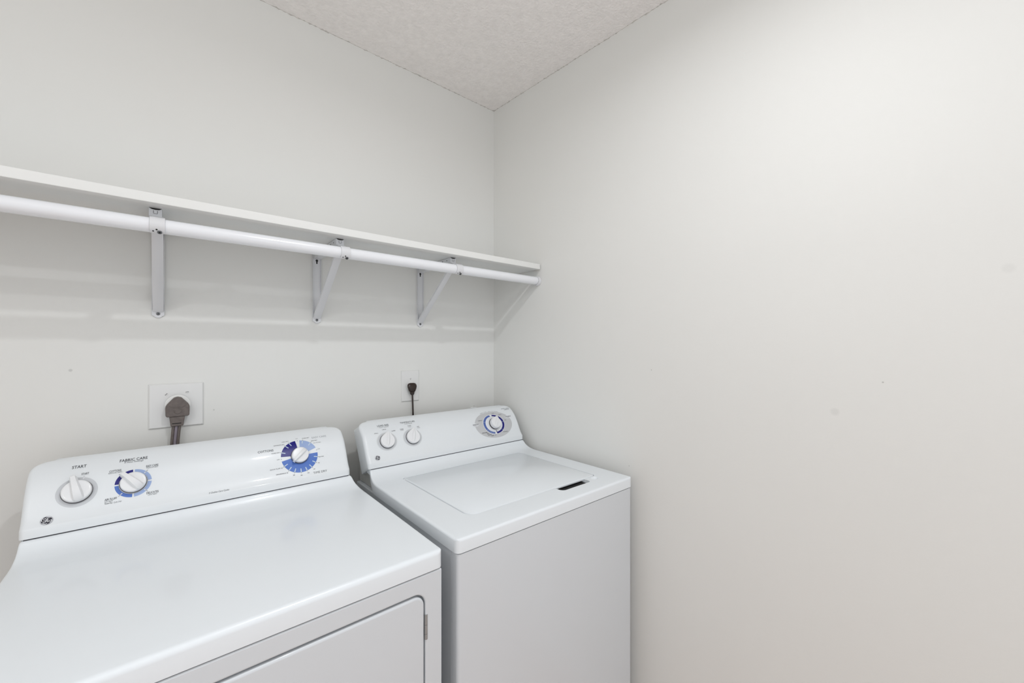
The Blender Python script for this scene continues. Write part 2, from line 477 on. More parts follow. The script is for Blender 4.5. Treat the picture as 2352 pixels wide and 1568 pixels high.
def emblem(parent, prof, c, R, simple=False):
    """dark disc with a grey rim, white swooshes and the interlaced script letters"""
    bm = bmesh.new()
    decal_band(bm, prof, c, R, R, 0, 0, 0, 360, .0008, 1)
    decal_band(bm, prof, c, R * .93, R * .93, R * .88, R * .88, 0, 360, .0010, 2)
    decal_band(bm, prof, c, R * .88, R * .88, 0, 0, 0, 360, .0010, 0)
    def stroke(pts, wd):
        V = []
        for i, p in enumerate(pts):
            a = np.array(pts[max(i - 1, 0)]); b = np.array(pts[min(i + 1, len(pts) - 1)]); d = b - a; d = d / (np.hypot(*d) + 1e-9)
            nrm = np.array((-d[1], d[0])); w_ = wd * (.55 + .45 * math.sin(math.pi * (i + .5) / len(pts)))
            V.append([bm.verts.new(prof.pt(c[0] + R * (p[0] + s * nrm[0] * w_ / 2), c[1] + R * (p[1] + s * nrm[1] * w_ / 2), .0014)) for s in (-1, 1)])
        for a, b in zip(V, V[1:]): bm.faces.new((a[0], a[1], b[1], b[0])).material_index = 2
    def arc(cx, cy, r, a0, a1, n=16, ry=None):
        ry = ry or r
        return [(cx + r * math.cos(math.radians(a0 + (a1 - a0) * i / n)), cy + ry * math.sin(math.radians(a0 + (a1 - a0) * i / n))) for i in range(n + 1)]
    for k in range(4):       # swooshes inside the rim
        a0 = 40 + 90 * k
        pts = []
        for i in range(13):
            f = i / 12; a = math.radians(a0 + 62 * f); rr = .83 - .16 * max(0, f - .6) / .4
            pts.append((rr * math.cos(a), rr * math.sin(a)))
        stroke(pts, .12)
    # left letter: looped stem
    stroke(arc(-.27, .28, .20, 250, -20, 14) + [(-.07, .20), (-.10, .0), (-.16, -.22)] + arc(-.34, -.30, .18, 20, -200, 14) + [(-.40, -.12), (-.25, -.02), (-.05, .06)], .12)
    # right letter: two bowls
    stroke([(.42, .46)] + arc(.26, .40, .16, 30, 230, 12) + [(.20, .20), (.12, .08)] + arc(.30, -.14, .25, 130, 400, 18), .12)
    stroke(arc(.30, -.12, .09, 0, 330, 10), .06)
    return finish('emblem', bm, [M_EMB, M_EMBRIM, M_WHITEP], parent, smooth=False)

# ------------------------------------------------------------------ worktop sheet that sweeps up to the console
def worktop_bm(x0, x1, yf, zs, ytop, ztop, rf=.010, rc=.012, re=.006):
    """closed body: front skirt, rounded nose, flat deck, cove up to the console line"""
    prof = [(yf, zs, 0)]
    for k in range(7):
        a = math.radians(180 - 90 * k / 6); prof.append((yf + rf + rf * math.cos(a), .914 - rf + rf * math.sin(a), 0))
    for yy in (-.74, -.72, -.66, -.56, -.46, -.38, -.32): prof.append((yy, .914, 0))
    cove = [(-.062, 0.0, 0), (-.045, .0012, .001), (-.031, .0045, .003), (-.019, .0105, .007), (-.010, .019, .011), (-.0045, .0275, .014), (-.002, .0318, .016)]
    for (dyy, dz, ins) in cove: prof.append((ytop + dyy, .914 + dz, ins))
    prof.append((ytop + .001, ztop - .0030, .0165)); prof.append((ytop + .05, ztop - .0030, .0165))
    us = [0, .0006, .0018, .0035, .006, .009, .013, .02]
    xs0 = [u for u in us]; mid = np.linspace(.02, x1 - x0 - .02, 14)[1:-1]
    ts = xs0 + list(mid) + [x1 - x0 - u for u in us[::-1]]
    bm = bmesh.new(); grid = []
    Wd = x1 - x0
    for t in ts:
        d = min(t, Wd - t); row = []
        pe = re - math.sqrt(max(re * re - (re - d) ** 2, 0)) if d < re else 0
        pc = rc - math.sqrt(max(rc * rc - (rc - d) ** 2, 0)) if d < rc else 0
        for j, (y, z, ins) in enumerate(prof):
            k = (Wd - 1.22 * ins) / Wd
            x = x0 + .22 * ins + t * k
            zz = z if j == 0 else max(z - pe, zs + .001)
            row.append(bm.verts.new((x, max(y, yf + pc), zz)))
        grid.append(row)
    for a, b in zip(grid, grid[1:]):
        for j in range(len(prof) - 1): bm.faces.new((a[j], b[j], b[j + 1], a[j + 1]))
    # sides, back and bottom
    n = len(prof)
    for gi in (0, -1):
        g = grid[gi]; dd = ytop + .2445
        zl = lambda y, z: min(z - .004, float(np.interp(y, [ytop - .041, ytop - .0115, ytop + .0005, ytop + .006, ytop + .05], [zs, .905, .930, .941, .941])))
        low = [g[0]] + [bm.verts.new((g[0].co.x if v.co.y < ytop - .03 else v.co.x, v.co.y, zl(v.co.y, v.co.z))) for v in g[1:]]
        for j in range(n - 1):
            if j == 0: bm.faces.new((g[0], g[1], low[1]))
            else: bm.faces.new((g[j], g[j + 1], low[j + 1], low[j]))
        if gi == 0: lowL = low
        else: lowR = low
    for j in range(n - 1): bm.faces.new((lowL[j], lowL[j + 1], lowR[j + 1], lowR[j])) if j else None
    bm.faces.new([g[0] for g in grid] + [lowR[1], lowL[1]])
    bm.faces.new([g[-1] for g in grid] + [lowR[-1], lowL[-1]])
    bmesh.ops.remove_doubles(bm, verts=bm.verts, dist=1e-5)
    return bm

# ================================================================== DRYER
DX0, DX1, DYF = -1.422, -.734, -.773
dryer = empty('clothes_dryer', (-1.076, -.44, 0), 'white clothes dryer in the left foreground with three control knobs and a hinged front door', 'dryer')
bm = bmesh.new(); box(bm, DX0 + .002, DX1 - .002, DYF + .0012, -.105, .03, .8732)
cab = finish('cabinet', bm, M_CABINET, dryer, smooth=True)
# door opening
c1 = bmesh.new(); prism(c1, rrect(-1.377, -.775, .22, .8375, .026, 8), 'y', DYF - .02, DYF + .018)
boolean(cab, [c1])
md = cab.modifiers.new('bevel', 'BEVEL'); md.width = .003; md.segments = 3; md.limit_method = 'ANGLE'; md.angle_limit = math.radians(60)
bm = bmesh.new(); prism(bm, rrect(-1.374, -.7778, .224, .8330, .023, 8), 'y', DYF + .0005, DYF + .0175)
door = finish('door', bm, M_CABINET, dryer, bevel=.005, seg=4)
bm = bmesh.new()
for (z0, z1) in ((.7372, .7480), (.7486, .7672), (.7678, .7890)):
    cyl(bm, (-.7728, DYF + .0035, z0), (-.7728, DYF + .0035, z1), .0036, 16)
finish('door_hinge', bm, M_CHROME, dryer)['label'] = 'small chrome barrel hinge on the door'
bm = bmesh.new()
for (z0, z1) in ((.290, .3005), (.301, .3195), (.320, .341)):
    cyl(bm, (-.7728, DYF + .0035, z0), (-.7728, DYF + .0035, z1), .0036, 16)
finish('door_hinge', bm, M_CHROME, dryer)
for x in (DX0 + .06, DX1 - .06):
    for y in (DYF + .06, -.16):
        bm = bmesh.new(); cyl(bm, (x, y, 0), (x, y, .032), .02, 16); finish('levelling_foot', bm, M_DKGREY, dryer)
bm = worktop_bm(DX0, DX1, DYF, .8762, -.2445, .9495)
finish('worktop', bm, M_ENAMEL, dryer, angle=50)
bm = bmesh.new(); prism(bm, rrect(DX0 + .006, DX1 - .006, DYF + .0045, -.30, .008, 4), 'z', .8728, .8768); finish('seam_shade_strip', bm, M_DARK, dryer, smooth=False)  # dark strip painting the shade inside the worktop seam
bm = bmesh.new(); box(bm, -1.4130, -.7585, -.2436, -.225, .9440, .9500); finish('console_gap_shade', bm, M_DKGREY, dryer, smooth=False)  # dark strip behind the console gap, standing for its shade
bm = bmesh.new()
prism(bm, [(-.225, .8735), (-.222, .940), (-.205, .955), (-.118, 1.062), (-.108, 1.064), (-.105, 1.06), (-.105, .8735)], 'x', DX0 + .0175, DX1 - .024)
finish('backguard', bm, M_BACK, dryer, bevel=.002)
con = console(dryer, DP, -1.4207, -.7525, 0)

SC_, FC_, TD_ = (-1.341, .083), (-1.2485, .0833), (-.888, .0855)
one('knob_ring', con, M_RING, decal_band, DP, SC_, .0328, .0333, 0, 0, 0, 360, .0002, 0, label='flat light grey ring behind the start knob')
one('index_mark', con, M_WHITEP, radial, DP, SC_, 74, .0285, .0375, .0016, .0005, 0)
knob(con, DP, SC_, .0243, .0125, 103, .0345, 'fin', 'white finned start knob')
for (a0, a1, m_, lb) in ((93, 177, M_NAVY, 'navy quarter of the printed ring'), (183, 267, M_BLUE, 'mid blue quarter of the printed ring'), (273, 357, M_LBLUE, None), (3, 87, M_LBLUE, None)):
    one('dial_sector', con, m_, decal_band, DP, FC_, .0326, .0332, .0255, .0255, a0, a1, .0002, 0, label=lb)
for a in (47, 135, 227, 315):
    one('index_notch', con, M_WHITEP, radial, DP, FC_, a, .0275, .0335, .0019, .0004, 0)
    one('index_mark', con, M_INK, radial, DP, FC_, a, .030, .0368, .0006, .0006, 0)
knob(con, DP, FC_, .0235, .0125, 130, .031, 'fin', 'white finned knob inside the blue ring')
for (a0, a1, m_, lb) in ((97.5, 175.5, M_NAVY, 'navy sector of the timer dial'), (191, 362, M_BLUE, 'mid blue sector of the timer dial'), (20, 83.5, M_LBLUE, 'pale blue sector of the timer dial')):
    one('dial_sector', con, m_, decal_band, DP, TD_, .0492, .0502, .020, .020, a0, a1, .0002, 0, label=lb)
for a in (118, 134, 160.5, 346, 325.5, 305.5, 287.5, 268.5, 248.5, 230, 210, 73.5, 46):
    one('index_notch', con, M_TICK, radial, DP, TD_, a, .0388, .0503, .0026, .0004, 0)
    one('index_mark', con, M_INK, radial, DP, TD_, a, .0490, .0530, .0008, .0006, 0)
for a in (90, 183, 11):
    one('index_mark', con, M_INK, radial, DP, TD_, a, .0475, .0500, .0011, .0004, 0)
knob(con, DP, TD_, .0228, .0135, 222, .0262, 'fin', 'white finned timer knob on the blue dial')

B = dict(bold=.008); BI = dict(bold=.008, shear=.25); I_ = dict(shear=.25)
lettering(con, DP, [('START', -1.3537, -1.3307, .1420, .0085, 0, B), ('START', -1.3367, -1.3248, .1213, .0052, 0, B)],
          extra=lambda b: decal_line(b, DP, (-1.3318, .1188), (-1.3326, .1155), .0006, .0004, 1))
lettering(con, DP, [('FABRIC CARE', -1.2748, -1.2247, .1428, .0085, 0, B), ('4 Heat Settings', -1.2668, -1.2322, .1376, .0046, 1, I_),
    ('COTTONS', -1.2912, -1.2709, .1172, .0055, 0, B), ('REGULAR HEAT', -1.2925, -1.2692, .1136, .0028, 1),
    ('EASY CARE', -1.2268, -1.2043, .1177, .0055, 0, B), ('MEDIUM HEAT', -1.2261, -1.2042, .1139, .0030, 1),
    ('DELICATES', -1.2250, -1.2031, .0508, .0050, 0, B), ('LOW HEAT', -1.2221, -1.2057, .0467, .0031, 1),
    ('AIR FLUFF', -1.2961, -1.2759, .0518, .0047, 0, B), ('NO HEAT', -1.2959, -1.2822, .0478, .0031, 1),
    ('Timed Dry', -1.2960, -1.2826, .0437, .0032, 0, BI), ('Cycle Only', -1.2812, -1.2678, .0437, .0032, 1, I_)])
lettering(con, DP, [('5 Clothes Care Cycles', -1.1061, -1.063, .0226, .0042, 0, I_)])
lettering(con, DP, [('COTTONS', -.9923, -.9537, .1108, .0064, 0, B), ('EASY CARE', -.8468, -.8049, .1356, .0066, 2, dict(bold=.004)), ('TIME DRY', -.8579, -.8198, .0232, .0066, 1, dict(bold=.006)),
    ('OFF', -.8920, -.8853, .1418, .0027, 1), ('MORE DRY', -.8738, -.8537, .1396, .0030, 0), ('LESS DRY', -.8511, -.8334, .1257, .0030, 0), ('Less Wrinkle', -.8466, -.8253, .1176, .0030, 1, I_),
    ('OFF', -.8373, -.8303, .0955, .0027, 1), ('80 MIN', -.8359, -.8232, .0705, .0030, 0, B), ('70', -.8417, -.8368, .0528, .0031, 0), ('60', -.8557, -.8511, .0369, .0031, 0),
    ('50', -.8732, -.8684, .0284, .0031, 0, B), ('40', -.8923, -.8874, .0250, .0031, 0, B), ('30', -.9113, -.9066, .0294, .0031, 0, B),
    ('DEWRINKLE 20', -.9530, -.9232, .0396, .0031, 0, B), ('QUICK FLUFF 10', -.9671, -.9358, .0559, .0031, 0), ('OFF', -.9481, -.9405, .0818, .0028, 1),
    ('MORE DRY', -.9594, -.9385, .1023, .0031, 0), ('OPTIMUM DRY', -.9516, -.9234, .1261, .0031, 0), ('LESS DRY', -.9291, -.9109, .1357, .0031, 0)])
emblem(con, DP, (-1.3821, .0316), .0092)

# ================================================================== WASHER
WX0, WX1, WYF = -.691, -.003, -.761
washer = empty('washing_machine', (-.347, -.43, 0), 'white top-loading washing machine in the corner beside the right wall', 'washer')
bm = bmesh.new(); box(bm, WX0 + .0055, WX1 - .0055, WYF + .0335, -.105, .03, .8795)
finish('cabinet', bm, M_CABINET, washer, bevel=.003)
bm = bmesh.new(); prism(bm, rrect(WX0 + .003, WX1 - .003, WYF + .0012, WYF + .0295, .01, 5, rs=(.010, .010, .001, .001)), 'z', .06, .8786)
finish('front_panel', bm, M_CABINET, washer, bevel=.002)
for x in (WX0 + .06, WX1 - .06):
    for y in (WYF + .06, -.16):
        bm = bmesh.new(); cyl(bm, (x, y, 0), (x, y, .032), .02, 16); finish('levelling_foot', bm, M_DKGREY, washer)
bm = worktop_bm(WX0, WX1, WYF, .8812, -.2325, .9495, rf=.007, rc=.013)
top = finish('top_panel', bm, M_ENAMEL, washer, angle=50)
bm = bmesh.new(); prism(bm, rrect(WX0 + .009, WX1 - .009, WYF + .0045, -.32, .008, 4), 'z', .8785, .8818); finish('seam_shade_strip', bm, M_DARK, washer, smooth=False)  # dark strip added as the shade under the top panel
bm = bmesh.new(); box(bm, -.6820, -.0225, -.2316, -.213, .9440, .9500); finish('console_gap_shade', bm, M_DKGREY, washer, smooth=False)  # gap shade below the washer console, as a dark strip
cA = bmesh.new(); prism(cA, rrect(-.5985, -.086, -.6735, -.285, .03, 8, rs=(.034, .012, .02, .006)), 'z', .9045, .93)
cB = bmesh.new(); prism(cB, rrect(-.281, -.146, -.7030, -.660, .012, 6, rs=(.016, .012, .002, .002)), 'z', .8835, .93)
cC = bmesh.new()
lo = [(-.124, -.664), (-.120, -.684), (-.118, -.697), (-.104, -.697), (-.100, -.684), (-.100, -.664)]
bmesh.ops.create_uvsphere(cC, u_segments=20, v_segments=12, radius=1.0, matrix=Matrix.Translation((-.114, -.690, .918)) @ Matrix.Rotation(math.radians(20), 4, 'Z') @ Matrix.Diagonal((.020, .013, .010, 1)))
boolean(top, [cA, cB, cC])
bm = bmesh.new(); prism(bm, rrect(-.2805, -.1465, -.7025, -.661, .012, 6, rs=(.0155, .0115, .002, .002)), 'z', .8836, .9035)  # solid block in the slot, inner shade given by its dark colour
finish('finger_slot_shade', bm, M_DARK, washer)['label'] = 'dark block as the shade in the finger slot at the lid front'
# lid: thin slab, front edge stepped up over the finger slot
bm = bmesh.new()
ol = rrect(-.5945, -.0875, -.6705, -.2870, .03, 8, rs=(.031, .011, .018, .005))
prism(bm, ol, 'z', .9048, .9146)
lid = finish('lid', bm, M_ENAMEL, washer, bevel=.0028, seg=3)
cD = bmesh.new(); prism(cD, rrect(-.279, -.148, -.69, -.655, .01, 6), 'z', .90, .9085)
boolean(lid, [cD])
md = lid.modifiers.new('bevel', 'BEVEL'); md.width = .0025; md.segments = 3; md.limit_method = 'ANGLE'; md.angle_limit = math.radians(50)
bm = bmesh.new(); cyl(bm, (-.5968, -.302, .9135), (-.5968, -.296, .9135), .0025, 12); box(bm, -.5985, -.5945, -.3135, -.3115, .906, .9142)
finish('lid_hinge', bm, M_KNOB, washer)
bm = bmesh.new()
prism(bm, [(-.262, .8805), (-.246, .900), (-.236, .918), (-.229, .940), (-.222, .948), (-.12, 1.062), (-.108, 1.066), (-.102, 1.06), (-.102, .8805)], 'x', WX0 + .0175, WX1 - .0175)
finish('backguard', bm, M_BACK, washer, bevel=.002)
con2 = console(washer, WP, -.6925, -.0165, .006)
LC, TC, WC = (-.6137, .0843), (-.5185, .0840), (-.1491, .0866)
for c, lb in ((LC, 'pale grey ring behind the load size knob'), (TC, 'pale grey ring behind the temperature knob')):
    one('knob_ring', con2, mat('print_ring_pale', (214, 217, 219), .4), decal_band, WP, c, .0358, .0325, .0325, .0295, 0, 360, .0002, 0, label=lb)
    one('knob_ring', con2, M_RING, decal_band, WP, c, .0325, .0295, 0, 0, 0, 360, .0002, 0)
knob(con2, WP, LC, .0245, .012, 76, .0335, 'drop', 'white teardrop load size knob')
knob(con2, WP, TC, .0245, .012, 74, .0335, 'drop', 'white teardrop temperature knob')
one('dial_oval', con2, mat('print_oval_grey', (200, 201, 203), .4), decal_band, WP, WC, .0950, .0590, 0, 0, 0, 360, .0002, 0, label='printed grey oval around the cycle knob')
one('dial_face', con2, M_WHITEP, decal_band, WP, WC, .0550, .0443, 0, 0, 0, 360, .00035, 0)
one('dial_sector', con2, M_WBLUE, decal_band, WP, WC, .0530, .0424, .0425, .0348, 98, 261, .0005, 0, label='blue half of the printed cycle band')
one('dial_sector', con2, M_NAVY, decal_band, WP, WC, .0530, .0424, .0425, .0348, 272, 445, .0005, 0, label='navy half of the printed cycle band')
for a in (161, 211, 220, 229, 238, 247, 255): one('index_notch', con2, M_TICK, radial, WP, WC, a, .043, .0525, .0009, .0007, 0, .81)
for a in (6, 313): one('index_notch', con2, M_TICK, radial, WP, WC, a, .043, .0540, .0009, .0007, 0, .81)
one('index_mark', con2, M_EMB, decal_line, WP, (-.1475, .0590), (-.1478, .0500), .0022, .0009, 0)
one('label_patch', con2, M_WHITEP, decal_band, WP, (-.2399, .0930), .0165, .0066, 0, 0, 0, 360, .0005, 0)
one('label_patch', con2, M_WHITEP, decal_band, WP, (-.0648, .1090), .0190, .0072, 0, 0, 0, 360, .0005, 0)
knob(con2, WP, WC, .0235, .020, 62, .031, 'drop', 'white teardrop cycle knob on the grey oval')
lettering(con2, WP, [('LOAD SIZE', -.6318, -.5907, .1441, .0080, 0, B), ('Super Capacity', -.6273, -.5927, .1386, .0034, 1, I_),
    ('SMALL', -.6511, -.6372, .1165, .0032, 0, B), ('LARGE', -.6202, -.6062, .1279, .0032, 0, B), ('SUPER', -.5888, -.5752, .1172, .0032, 0, B)],
    extra=lambda b: decal_line(b, WP, (-.6006, .1200), (-.5992, .1165), .0009, .0004, 0))
lettering(con2, WP, [('TEMPERATURE', -.547, -.4894, .1455, .0075, 0, B), ('WASH/RINSE', -.5341, -.5031, .1396, .0034, 1),
    ('COLD', -.5573, -.5442, .1192, .0034, 0, B), ('COLD', -.5562, -.5450, .1151, .0030, 1), ('WARM', -.5251, -.5112, .1295, .0034, 0, B), ('COLD', -.5241, -.5125, .1246, .0028, 1),
    ('HOT', -.4904, -.4813, .1204, .0034, 0, B), ('COLD', -.4908, -.4802, .1152, .0030, 1)],
    extra=lambda b: decal_line(b, WP, (-.5051, .1186), (-.5034, .1150), .0009, .0004, 1))
H8 = dict(h=.0009); H8B = dict(h=.0009, bold=.012)
lettering(con2, WP, [('WHITES', -.2538, -.2259, .0918, .0052, 0, H8B), ('COTTON', -.2494, -.2379, .0882, .0022, 1, H8), ('CASUALS', -.0809, -.0488, .1080, .0055, 0, H8B), ('COLORS', -.0725, -.0593, .1044, .0026, 0, H8),
    ('EXTRA LARGE', -.0736, -.0316, .1530, .0040, 0, B), ('CAPACITY', -.0626, -.0332, .1457, .0038, 0, B),
    ('START / STOP', -.195, -.158, .1425, .0030, 1, dict(arc=(-.1491, .0866, .0960, .0610))), ('PULL TO START', -.149, -.101, .1425, .0030, 1, dict(arc=(-.1491, .0866, .0960, .0610))),
    ('OFF', -.1384, -.1258, .1345, .0032, 0, H8), ('HEAVY', -.1091, -.0925, .1225, .0032, 0, H8), ('MED', -.0889, -.0802, .0942, .0030, 0, H8), ('NORMAL', -.1145, -.0906, .0448, .0034, 0, H8B),
    ('NORMAL', -.2224, -.2015, .1072, .0034, 0, H8B), ('EXTRA RINSE', -.2205, -.1947, .0540, .0036, 0, H8B), ('SPIN', -.1991, -.1876, .0482, .0036, 0, H8B), ('RINSE', -.1948, -.1777, .0424, .0036, 0, H8B),
    ('SOAK', -.1809, -.1675, .0370, .0036, 0, H8B), ('OFF', -.1610, -.1542, .0376, .0032, 0, H8)])
emblem(con2, WP, (-.6568, .0328), .0086)

# ================================================================== SHELF, ROD, BRACKETS
SZ0, SZ1, SYF = 1.675, 1.697, -.305
bm = bmesh.new()
prism(bm, [(XL + .002, -.001), (-.0015, -.001), (.0125, SYF), (XL + .002, SYF)], 'z', SZ0, SZ1)
tag(finish('wall_shelf', bm, M_SHELF, bevel=.0015, seg=2), 'long white painted board shelf along the back wall above both machines', 'shelf')
RY, RZ, RR = -.285, 1.628, .0168
bm = bmesh.new(); cyl(bm, (XL + .004, RY, RZ - .001), (.006, RY, RZ + .0005), RR, 48)
tag(finish('hanging_rod', bm, M_ROD, angle=40), 'white round metal hanging rod running below the shelf', 'rod')
xw = wall_right_x(RY)
bm = bmesh.new()
nx = Vector((-math.cos(WA), -math.sin(WA), 0))
lathe(bm, [(0, .001), (.0208, .001), (.0210, .003), (.0202, .005), (.0196, .0125), (.0190, .0138), (.0172, .0138), (.0172, .006), (0, .006)], Vector((xw, RY, RZ)), nx, 40)
tag(finish('rod_socket', bm, M_METAL, angle=40), 'round white socket on the right wall holding the rod end', 'rod socket')

def keyhole(bm, x, y, z, s=1.0):
    pts = []
    for k in range(15):
        a = math.radians(-60 + 300 * k / 14); pts.append((x + .0042 * s * math.cos(a), z + .0042 * s * math.sin(a)))
    pts += [(x - .0022 * s, z - .010 * s), (x, z - .0118 * s), (x + .0022 * s, z - .010 * s)]
    prism(bm, pts, 'y', y - .0004, y + .0002)

def bracket(x, label, first=None):
    root = empty('shelf_bracket', (x, -.003, 1.43), label, 'bracket', 'shelf and rod brackets on the back wall')
    hw = .0138
    # vertical strap: shallow channel with turned-back flanges and a narrow screw tab
    bm = bmesh.new()
    pts = [(x - hw, SZ0 - .002), (x - hw, 1.4385), (x - hw + .0035, 1.4345)] + [(x + .0098 * math.cos(math.radians(a)), 1.4385 + .0085 * math.sin(math.radians(a))) for a in (200, 225, 250, 270, 290, 315, 340)] + [(x + hw - .0035, 1.4345), (x + hw, 1.4385), (x + hw, SZ0 - .002)]
    prism(bm, pts, 'y', -.0045, -.0005)
    box(bm, x - hw, x - hw + .0016, -.0085, -.0045, 1.452, SZ0 - .002); box(bm, x + hw - .0016, x + hw, -.0085, -.0045, 1.452, SZ0 - .002)
    finish('wall_strap', bm, M_METAL, root, bevel=.0004, seg=1)
    bm = bmesh.new(); keyhole(bm, x, -.0046, 1.650); finish('keyhole', bm, M_SLOT, root, smooth=False)
    bm = bmesh.new(); lathe(bm, [(0, 0), (.0046, 0), (.0042, .0012), (.0028, .0019), (0, .0021)], (x, -.0045, 1.4415), (0, -1, 0), 20)
    box(bm, x - .0024, x + .0024, -.0068, -.0062, 1.4410, 1.4420, 1); box(bm, x - .0005, x + .0005, -.0068, -.0062, 1.4391, 1.4439, 1)
    finish('screw', bm, [M_SCREW, M_SLOT], root)
    # top arm: channel open upward, under the shelf
    ya, yb, aw = -.2585, -.004, .0118
    bm = bmesh.new()
    box(bm, x - aw, x - aw + .0015, ya, yb, 1.6565, SZ0 - .0005); box(bm, x + aw - .0015, x + aw, ya, yb, 1.6565, SZ0 - .0005)
    box(bm, x - aw, x + aw, ya, yb, 1.6550, 1.6566)
    fr = [(x - aw, 1.6550), (x + aw, 1.6550), (x + aw, SZ0 - .0005), (x + aw * .55, SZ0 - .0035), (x, SZ0 - .0042), (x - aw * .55, SZ0 - .0035), (x - aw, SZ0 - .0005)]
    prism(bm, fr, 'y', ya - .0015, ya)
    finish('top_arm', bm, M_METAL, root, bevel=.0004, seg=1)
    bm = bmesh.new()      # U-shaped lance on the front face and holes in the side of the arm
    u = .0032
    for (a, b, c_, d_) in ((x - u - .0007, x - u, 1.6620, 1.6690), (x + u, x + u + .0007, 1.6620, 1.6690), (x - u, x + u, 1.6613, 1.6620)): box(bm, a, b, ya - .0018, ya - .0014, c_, d_)
    finish('lance_slot', bm, M_SLOT, root, smooth=False)
    for yy in (-.235, -.205):
        bm = bmesh.new(); cyl(bm, (x - (aw + .0002), yy, 1.666), (x - aw, yy, 1.666), .0022, 12); finish('arm_hole', bm, M_SLOT, root, smooth=False)
    # diagonal brace: folded channel from the wall foot to the rod end of the arm
    bm = bmesh.new()
    p0 = Vector((x, -.0055, 1.4475)); p1 = Vector((x + .003, -.2495, 1.6380))
    d = (p1 - p0).normalized(); nn = Vector((0, -d.z, d.y)); s = Vector((1, 0, 0)); bw0, bw1 = .0118, .0108
    sec = lambda p, bw: [p - s * bw - nn * .008, p - s * bw, p - s * bw * .35 + nn * .0022, p + s * bw * .35 + nn * .0022, p + s * bw, p + s * bw - nn * .008, p + s * (bw - .0014) - nn * .008, p + s * (bw - .0014) - nn * .0014, p - s * (bw - .0014) - nn * .0014, p - s * (bw - .0014) - nn * .008]
    A = [bm.verts.new(v) for v in sec(p0, bw0)]; Bv = [bm.verts.new(v) for v in sec(p1, bw1)]
    for i in range(10): bm.faces.new((A[i], A[(i + 1) % 10], Bv[(i + 1) % 10], Bv[i]))
    bm.faces.new(A[::-1]); bm.faces.new(Bv)
    finish('diagonal_brace', bm, M_METAL, root, angle=30)
    # rod hook: band around the front of the rod with a bolted tab below
    bm = bmesh.new(); cw = .0135; xo = x + .004; r1 = RR + .0006; r2 = RR + .0030
    outl = []
    a0, a1 = -62, 205
    fr_ = [(RY - r2 * math.cos(math.radians(a)), RZ + r2 * math.sin(math.radians(a))) for a in np.linspace(-72, 112, 26)]
    bk_ = [(RY - r1 * math.cos(math.radians(a)), RZ + r1 * math.sin(math.radians(a))) for a in np.linspace(112, -72, 26)]
    prism(bm, fr_ + bk_, 'x', xo - cw, xo + cw)
    prism(bm, [(RY + .004, RZ + r2 - .001), (-.2590, 1.6560), (-.2560, 1.6540), (RY + .006, RZ + r1 - .001)], 'x', xo - cw * .8, xo + cw * .8)
    tab = [(RY - .0085, RZ - RR - .0014), (RY + .020, RZ - RR + .004), (-.2480, 1.6335), (-.2500, 1.6360), (RY + .018, RZ - RR + .0062), (RY - .0085, RZ - RR + .0006)]
    prism(bm, tab, 'x', xo - cw * .9, xo + cw * .9)
    finish('rod_hook', bm, M_METAL, root, bevel=.0005, seg=2)
    bm = bmesh.new()
    def onband(xx, ang, rr, mi, h=.0004):
        a = math.radians(ang); nv = Vector((0, -math.cos(a), math.sin(a))); c = Vector((xx, RY, RZ)) + nv * r2
        lathe(bm, [(rr, -.0002), (rr, h), (0, h)], c, nv, 18, [mi] * 2)
    onband(xo - .0012, -38, .0018, 1); finish('hook_hole', bm, [M_SCREW, M_SLOT], root); bm = bmesh.new()
    onband(xo - .0072, -52, .0016, 1); finish('hook_hole', bm, [M_SCREW, M_SLOT], root); bm = bmesh.new()
    onband(xo + .0040, -56, .0046, 0, .0016); onband(xo + .0040, -56, .0022, 1, .0020)
    finish('hook_screw', bm, [M_SCREW, M_SLOT], root)
    # dark block filling the channel, its inner shade put into the colour
    bm = bmesh.new(); box(bm, x - aw + .0016, x + aw - .0016, ya + .0002, yb, 1.6567, SZ0 - .0006)
    finish('channel_shade_block', bm, M_SLOT, root, smooth=False)
    return root
bracket(-1.2080, 'white shelf bracket seen face on, above the dryer plug, nearest the left')
bracket(-.7885, 'middle white shelf bracket, between the two outlets')
bracket(-.3890, 'white shelf bracket nearest the corner, above the small outlet')

# ================================================================== OUTLETS AND CORDS
def plate(bm, x0, x1, z0, z1, t=.0058, b=.0032):
    A = [bm.verts.new(p) for p in ((x0, -.0002, z0), (x1, -.0002, z0), (x1, -.0002, z1), (x0, -.0002, z1))]
    Bq = [bm.verts.new(p) for p in ((x0, -.0018, z0), (x1, -.0018, z0), (x1, -.0018, z1), (x0, -.0018, z1))]
    Cq = [bm.verts.new(p) for p in ((x0 + b, -t, z0 + b), (x1 - b, -t, z0 + b), (x1 - b, -t, z1 - b), (x0 + b, -t, z1 - b))]
    for P_, Q in ((A, Bq), (Bq, Cq)):
        for i in range(4): bm.faces.new((P_[i], P_[(i + 1) % 4], Q[(i + 1) % 4], Q[i]))
    bm.faces.new(A[::-1]); bm.faces.new(Cq)

